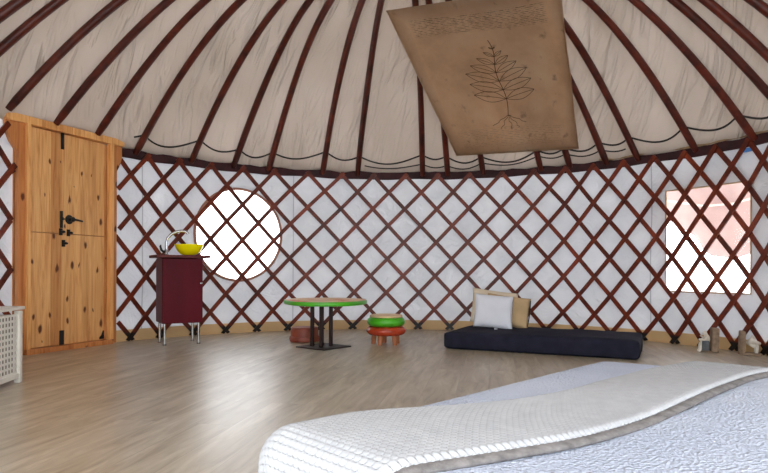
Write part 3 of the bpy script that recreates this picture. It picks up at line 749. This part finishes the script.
def mp(a, b, z=.165): q = FL+ex*a+ey*b; return Vector((q.x, q.y, z))
pillow('pillow', .46, .37, .10, M['cream_cloth'], 'cream pillow leaning behind the white one on the floor mattress', mp(.285, .69, .176), mrz+.42, -.42, 0.14, 'pillows on the floor mattress', 1)
pt = pillow('pillow', .42, .31, .10, M['tan_cloth'], 'tan pillow with dark edge at the right, behind the white one', mp(.44, .56, .174), mrz+.30, -.30, .14, 'pillows on the floor mattress', 2)
MB().tube([(.205, 0, .03), (.213, 0, .15), (.205, 0, .29)], .006, 6).build('dark_edge', M['black'], pt, True)
pw = pillow('pillow', .365, .335, .11, M['white_cloth'], 'white square pillow in front, leaning on the cream and tan ones', mp(.365, .37, .170), mrz+.36, -.38, .09, 'pillows on the floor mattress', 3)
MB().box((.03, -.004, -.004), (.03, .003, .016)).build('label_tab', M['white_cloth'], pw)

# ------------------------------------------------------------------ stone figurines
def figurine(loc, rz_, label, variant):
    e = empty('stone_figurine', label, 'figurine', loc, rz_, 'carved stone figurines on the floor')
    e.scale = (1.15, 1.15, 1.25)
    # joints of a seated figure, knees drawn up, facing local -x
    if variant == 0:
        J = [((0, 0, .035), .026), ((-.004, 0, .075), .022), ((-.012, 0, .108), .020), ((-.022, 0, .128), .011), ((-.034, 0, .146), .020)]
        legs = [((-.052, s * .016, .068), .0135) for s in (1, -1)]; feet = [((-.062, s*.016, .008), .010) for s in (1, -1)]; toes = [((-.080, s*.016, .006), .008) for s in (1, -1)]
        sh = [((-.012, s*.026, .104), .010) for s in (1, -1)]; el = [((-.040, s*.032, .082), .0085) for s in (1, -1)]; ha = [((-.066, s*.008, .084), .008) for s in (1, -1)]
    else:
        J = [((0, 0, .03), .026), ((-.002, 0, .07), .022), ((-.016, 0, .100), .021), ((-.030, 0, .116), .012), ((-.040, 0, .128), .021)]
        legs = [((-.058, s*.015, .082), .0135) for s in (1, -1)]; feet = [((-.052, s*.016, .008), .011) for s in (1, -1)]; toes = [((-.074, s*.016, .006), .008) for s in (1, -1)]
        sh = [((-.016, s*.027, .098), .011) for s in (1, -1)]; el = [((-.052, s*.034, .088), .010) for s in (1, -1)]; ha = [((-.080, s*.004, .080), .009) for s in (1, -1)]
    pts = list(J); edges = [(0, 1), (1, 2), (2, 3), (3, 4)]
    for q in range(2):
        b_ = len(pts); pts += [legs[q], feet[q], toes[q]]; edges += [(0, b_), (b_, b_+1), (b_+1, b_+2)]
        b_ = len(pts); pts += [sh[q], el[q], ha[q]]; edges += [(2, b_), (b_, b_+1), (b_+1, b_+2)]
    me = bpy.data.meshes.new('body'); me.from_pydata([p for p, r in pts], edges, []); o = bpy.data.objects.new('body', me); C.objects.link(o); o.parent = e
    md = o.modifiers.new('skin', 'SKIN'); 
    for i, (p, r) in enumerate(pts): me.skin_vertices[0].data[i].radius = (r*1.15, r*1.15)
    me.skin_vertices[0].data[0].use_root = True; ss_ = o.modifiers.new('s', 'SUBSURF'); ss_.levels = ss_.render_levels = 2; me.materials.append(M['stone'])
    bk = MB()
    if variant == 0:
        bk.box((.042, .0, .085), (.05, .075, .17), Matrix.Rotation(.04, 4, 'Y')).build('stone_block', M['stone_brown'], e, bevel=.008)
        MB().box((-.030, -.034, .045), (.05, .012, .07)).build('stone_seat', M['stone_dark'], e, bevel=.004)
        MB().box((-.045, 0, .106), (.022, .05, .006), Matrix.Rotation(.5, 4, 'Y')).build('open_book', M['stone'], e, bevel=.001)
    else:
        bk.box((.040, .0, .082), (.036, .080, .164), Matrix.Rotation(-.03, 4, 'Y')).build('stone_block', M['stone_brown'], e, bevel=.008)
        MB().box((-.02, 0, .008), (.13, .085, .016)).build('plinth', M['stone_brown'], e, bevel=.004)
    return e
def gpt(x, y): v = y-.0044*(x-384); d = .7*600/(v-271.4); return Vector(((x-384)/600*d, d, 0))
figurine((2.885, 5.33, 0), math.radians(-12), 'pale stone figurine sitting against a tall brown block, left one of the pair', 0)
figurine((3.115, 5.13, 0), math.radians(160), 'hunched pale stone figurine hugging its knees, right one of the pair', 1)

# ------------------------------------------------------------------ laundry chest at the left edge
LW, LD, LH = .46, .58, .455
lc = empty('laundry_chest', 'white slatted laundry chest with square holes at the left edge, by the pine door', 'chest', (-2.262, 3.76, 0), math.radians(8))
# local origin: back right corner; side face at x=0 going to y=-LD
def holed(u0, u1, z0, z1, ncol, nrow, place, th=.012, hole=.60):
    mb = MB(); du = (u1-u0)/ncol; dz = (z1-z0)/nrow
    for i in range(ncol+1):
        uu = u0+du*i; w = du*(1-hole); mb.box(place(uu, (z0+z1)/2, 0), place.dim(w, z1-z0+dz*(1-hole), th))
    for j in range(nrow+1):
        zz = z0+dz*j; mb.box(place((u0+u1)/2, zz, 0), place.dim(u1-u0+du*(1-hole), dz*(1-hole), th*.96))
    return mb
class Side:
    def __init__(s, x): s.x = x
    def __call__(s, u, z, o): return (s.x+o, -u, z)
    def dim(s, w, h, t): return (t, w, h)
class Front:
    def __init__(s, y): s.y = y
    def __call__(s, u, z, o): return (-u, s.y+o, z)
    def dim(s, w, h, t): return (w, t, h)
holed(.042, LD-.042, .065, .42, 13, 10, Side(-.018), .006).build('side_panel', M['chest'], lc, bevel=.0015)
holed(.042, LD-.042, .065, .42, 13, 10, Side(-LW+.018), .006).build('side_panel', M['chest'], lc, bevel=.0015)
holed(.042, LW-.042, .065, .42, 10, 10, Front(-LD+.018), .006).build('front_panel', M['chest'], lc, bevel=.0015)
MB().box((-LW/2, -.018, .235), (LW-.06, .012, .37)).build('back_panel', M['chest'], lc)
for x in (-.018, -LW+.018):
    for y in (-.018, -LD+.018): MB().box((x, y, LH/2-.005), (.036, .036, LH-.01)).build('corner_post', M['chest'], lc, bevel=.003)
for x in (-.018, -LW+.018): MB().box((x, -LD/2, .045), (.026, LD-.07, .03)).build('bottom_rail', M['chest'], lc, bevel=.002)
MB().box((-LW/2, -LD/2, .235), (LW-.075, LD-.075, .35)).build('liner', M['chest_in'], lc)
MB().box((-LW/2, -LD/2+.002, LH+.008), (LW+.02, LD+.015, .020)).build('lid', M['chest'], lc, bevel=.004)

# ------------------------------------------------------------------ bed
bd = empty('bed', 'low bed with a white textured quilt in the right foreground', 'bed', (.93, 2.50, 0))
BO = np.array([.93, 2.50]); E1 = np.array([-.701, -.713]); E2 = np.array([.713, -.701]); BL1, BL2, ZB = 1.60, 1.95, .315
def bedpt(a, b, lift=0.0, r=.05, a0=0.0, b0=0.0, flare=.012):
    """cloth laid over the bed: (a, b) measured along the cloth"""
    ca, cb = min(max(a, 0), BL1), min(max(b, 0), BL2); oa, ob = a-ca, b-cb; L = math.hypot(oa, ob)
    puff = .016*math.sin(PI*ca/BL1)**.6*math.sin(PI*min(cb, BL2)/BL2)**.5
    puff += .008*math.exp(-((ca-0)/.30)**2)*math.exp(-((cb-.62)/.36)**2)
    puff += .010*math.sin(3.1*ca+1)*math.sin(2.7*cb+.3)
    z = ZB+puff+lift; x = BO+E1*ca+E2*cb
    if L > 0:
        d = (E1*oa+E2*ob)/L; R = r+lift; q = min(L/R, PI/2)
        out = R*math.sin(q); drop = R*(1-math.cos(q)); rest = max(0, L-R*PI/2)
        w = .5+.5*math.sin(11*a+9*b)
        out += rest*(.22+.12*w)*min(1, rest*6); drop += rest
        x = x+d*out; z = max(.012+lift, z-drop)
    return (x[0]-.93, x[1]-2.50, z)
n1, n2 = 90, 100; ov = .36
ga = np.linspace(-ov, BL1+ov, n1); gb = np.linspace(-ov, BL2+ov, n2)
V = [bedpt(a, b) for a in ga for b in gb]; F = [(i*n2+j, i*n2+j+1, (i+1)*n2+j+1, (i+1)*n2+j) for i in range(n1-1) for j in range(n2-1)]
q = mesh('quilt', V, F, M['quilt'], bd, True); sd = q.modifiers.new('t', 'SOLIDIFY'); sd.thickness = .012; sd.offset = -1
cc = E1*BL1/2+E2*BL2/2; RBb = Matrix.Rotation(math.atan2(-E1[1], -E1[0]), 4, 'Z')
MB().box((cc[0], cc[1], .225), (BL1+.04, BL2+.04, .15), RBb, .03).build('mattress', M['base_white'], bd, True)
MB().box((cc[0], cc[1], .10), (BL1-.04, BL2-.04, .10), RBb).build('bed_base', M['legwood'], bd)
for sa in (.08, BL1-.08):
    for sb in (.08, BL2-.08):
        pq = E1*sa+E2*sb; MB().box((pq[0], pq[1], .025), (.06, .06, .05), RBb).build('leg', M['legwood'], bd)

# waffle throw laid across the bed
LOW = ([-.40, .03, .20, .61, .98, 1.23, 1.46, 1.65, 2.0], [.61, .585, .555, .541, .519, .482, .398, .318, .22])
UPP = ([-.40, .10, .30, .79, .98, 1.12, 1.35, 1.59, 2.0], [.35, .32, .27, .25, .20, .13, .0, -.10, -.22])
th_ = empty('throw_blanket', 'off-white waffle-knit throw laid in a band across the white quilt', 'blanket', (.93, 2.50, 0))
def throw(name, mat, a0, a1, lift, thick, dlow, dup, cell, samp, amp):
    na = int((a1-a0)/cell); wmean = .40; nb = int(wmean/cell)
    NA, NB = na*samp+1, nb*samp+1
    A = np.linspace(a0, a1, NA); Bf = np.linspace(0, 1, NB); V = []; F = []
    lo_ = np.interp(A, *LOW); up_ = np.interp(A, *UPP)
    ker = np.ones(max(3, NA//14)); ker /= ker.sum(); pad = len(ker)
    sm_ = lambda y: np.convolve(np.pad(y, pad, mode='edge'), ker, 'same')[pad:-pad]
    lo_ = sm_(lo_)+dlow; up_ = sm_(up_)+dup
    for i in range(NA):
        for j in range(NB):
            b = up_[i]+(lo_[i]-up_[i])*Bf[j]
            fa, fb = (i/samp) % 1, (j/samp) % 1
            h = 0
            if amp:
                ra = abs(math.cos(PI*fa)); rb = abs(math.cos(PI*fb)); h = amp*(max(ra**3, .9*rb**3)-.4)
            edge = min(Bf[j], 1-Bf[j])*(lo_[i]-up_[i]); roll = -min(lift*.8, .010)*math.exp(-(edge/.008)**2)
            wv = .0025*math.sin(9*A[i]+5*b)
            V.append(bedpt(A[i], b, lift+thick+h+roll+wv))
    F = [(i*NB+j, i*NB+j+1, (i+1)*NB+j+1, (i+1)*NB+j) for i in range(NA-1) for j in range(NB-1)]
    o = mesh(name, V, F, mat, th_, True); s_ = o.modifiers.new('t', 'SOLIDIFY'); s_.thickness = thick*.8; s_.offset = -1; return o
throw('upper_layer', M['waffle'], -.30, 2.0, .020, .008, 0, 0, .0165, 6, .0065)
throw('lower_layer', M['knit_shade'], -.30, 2.0, .006, .011, .020, .004, .04, 2, 0)
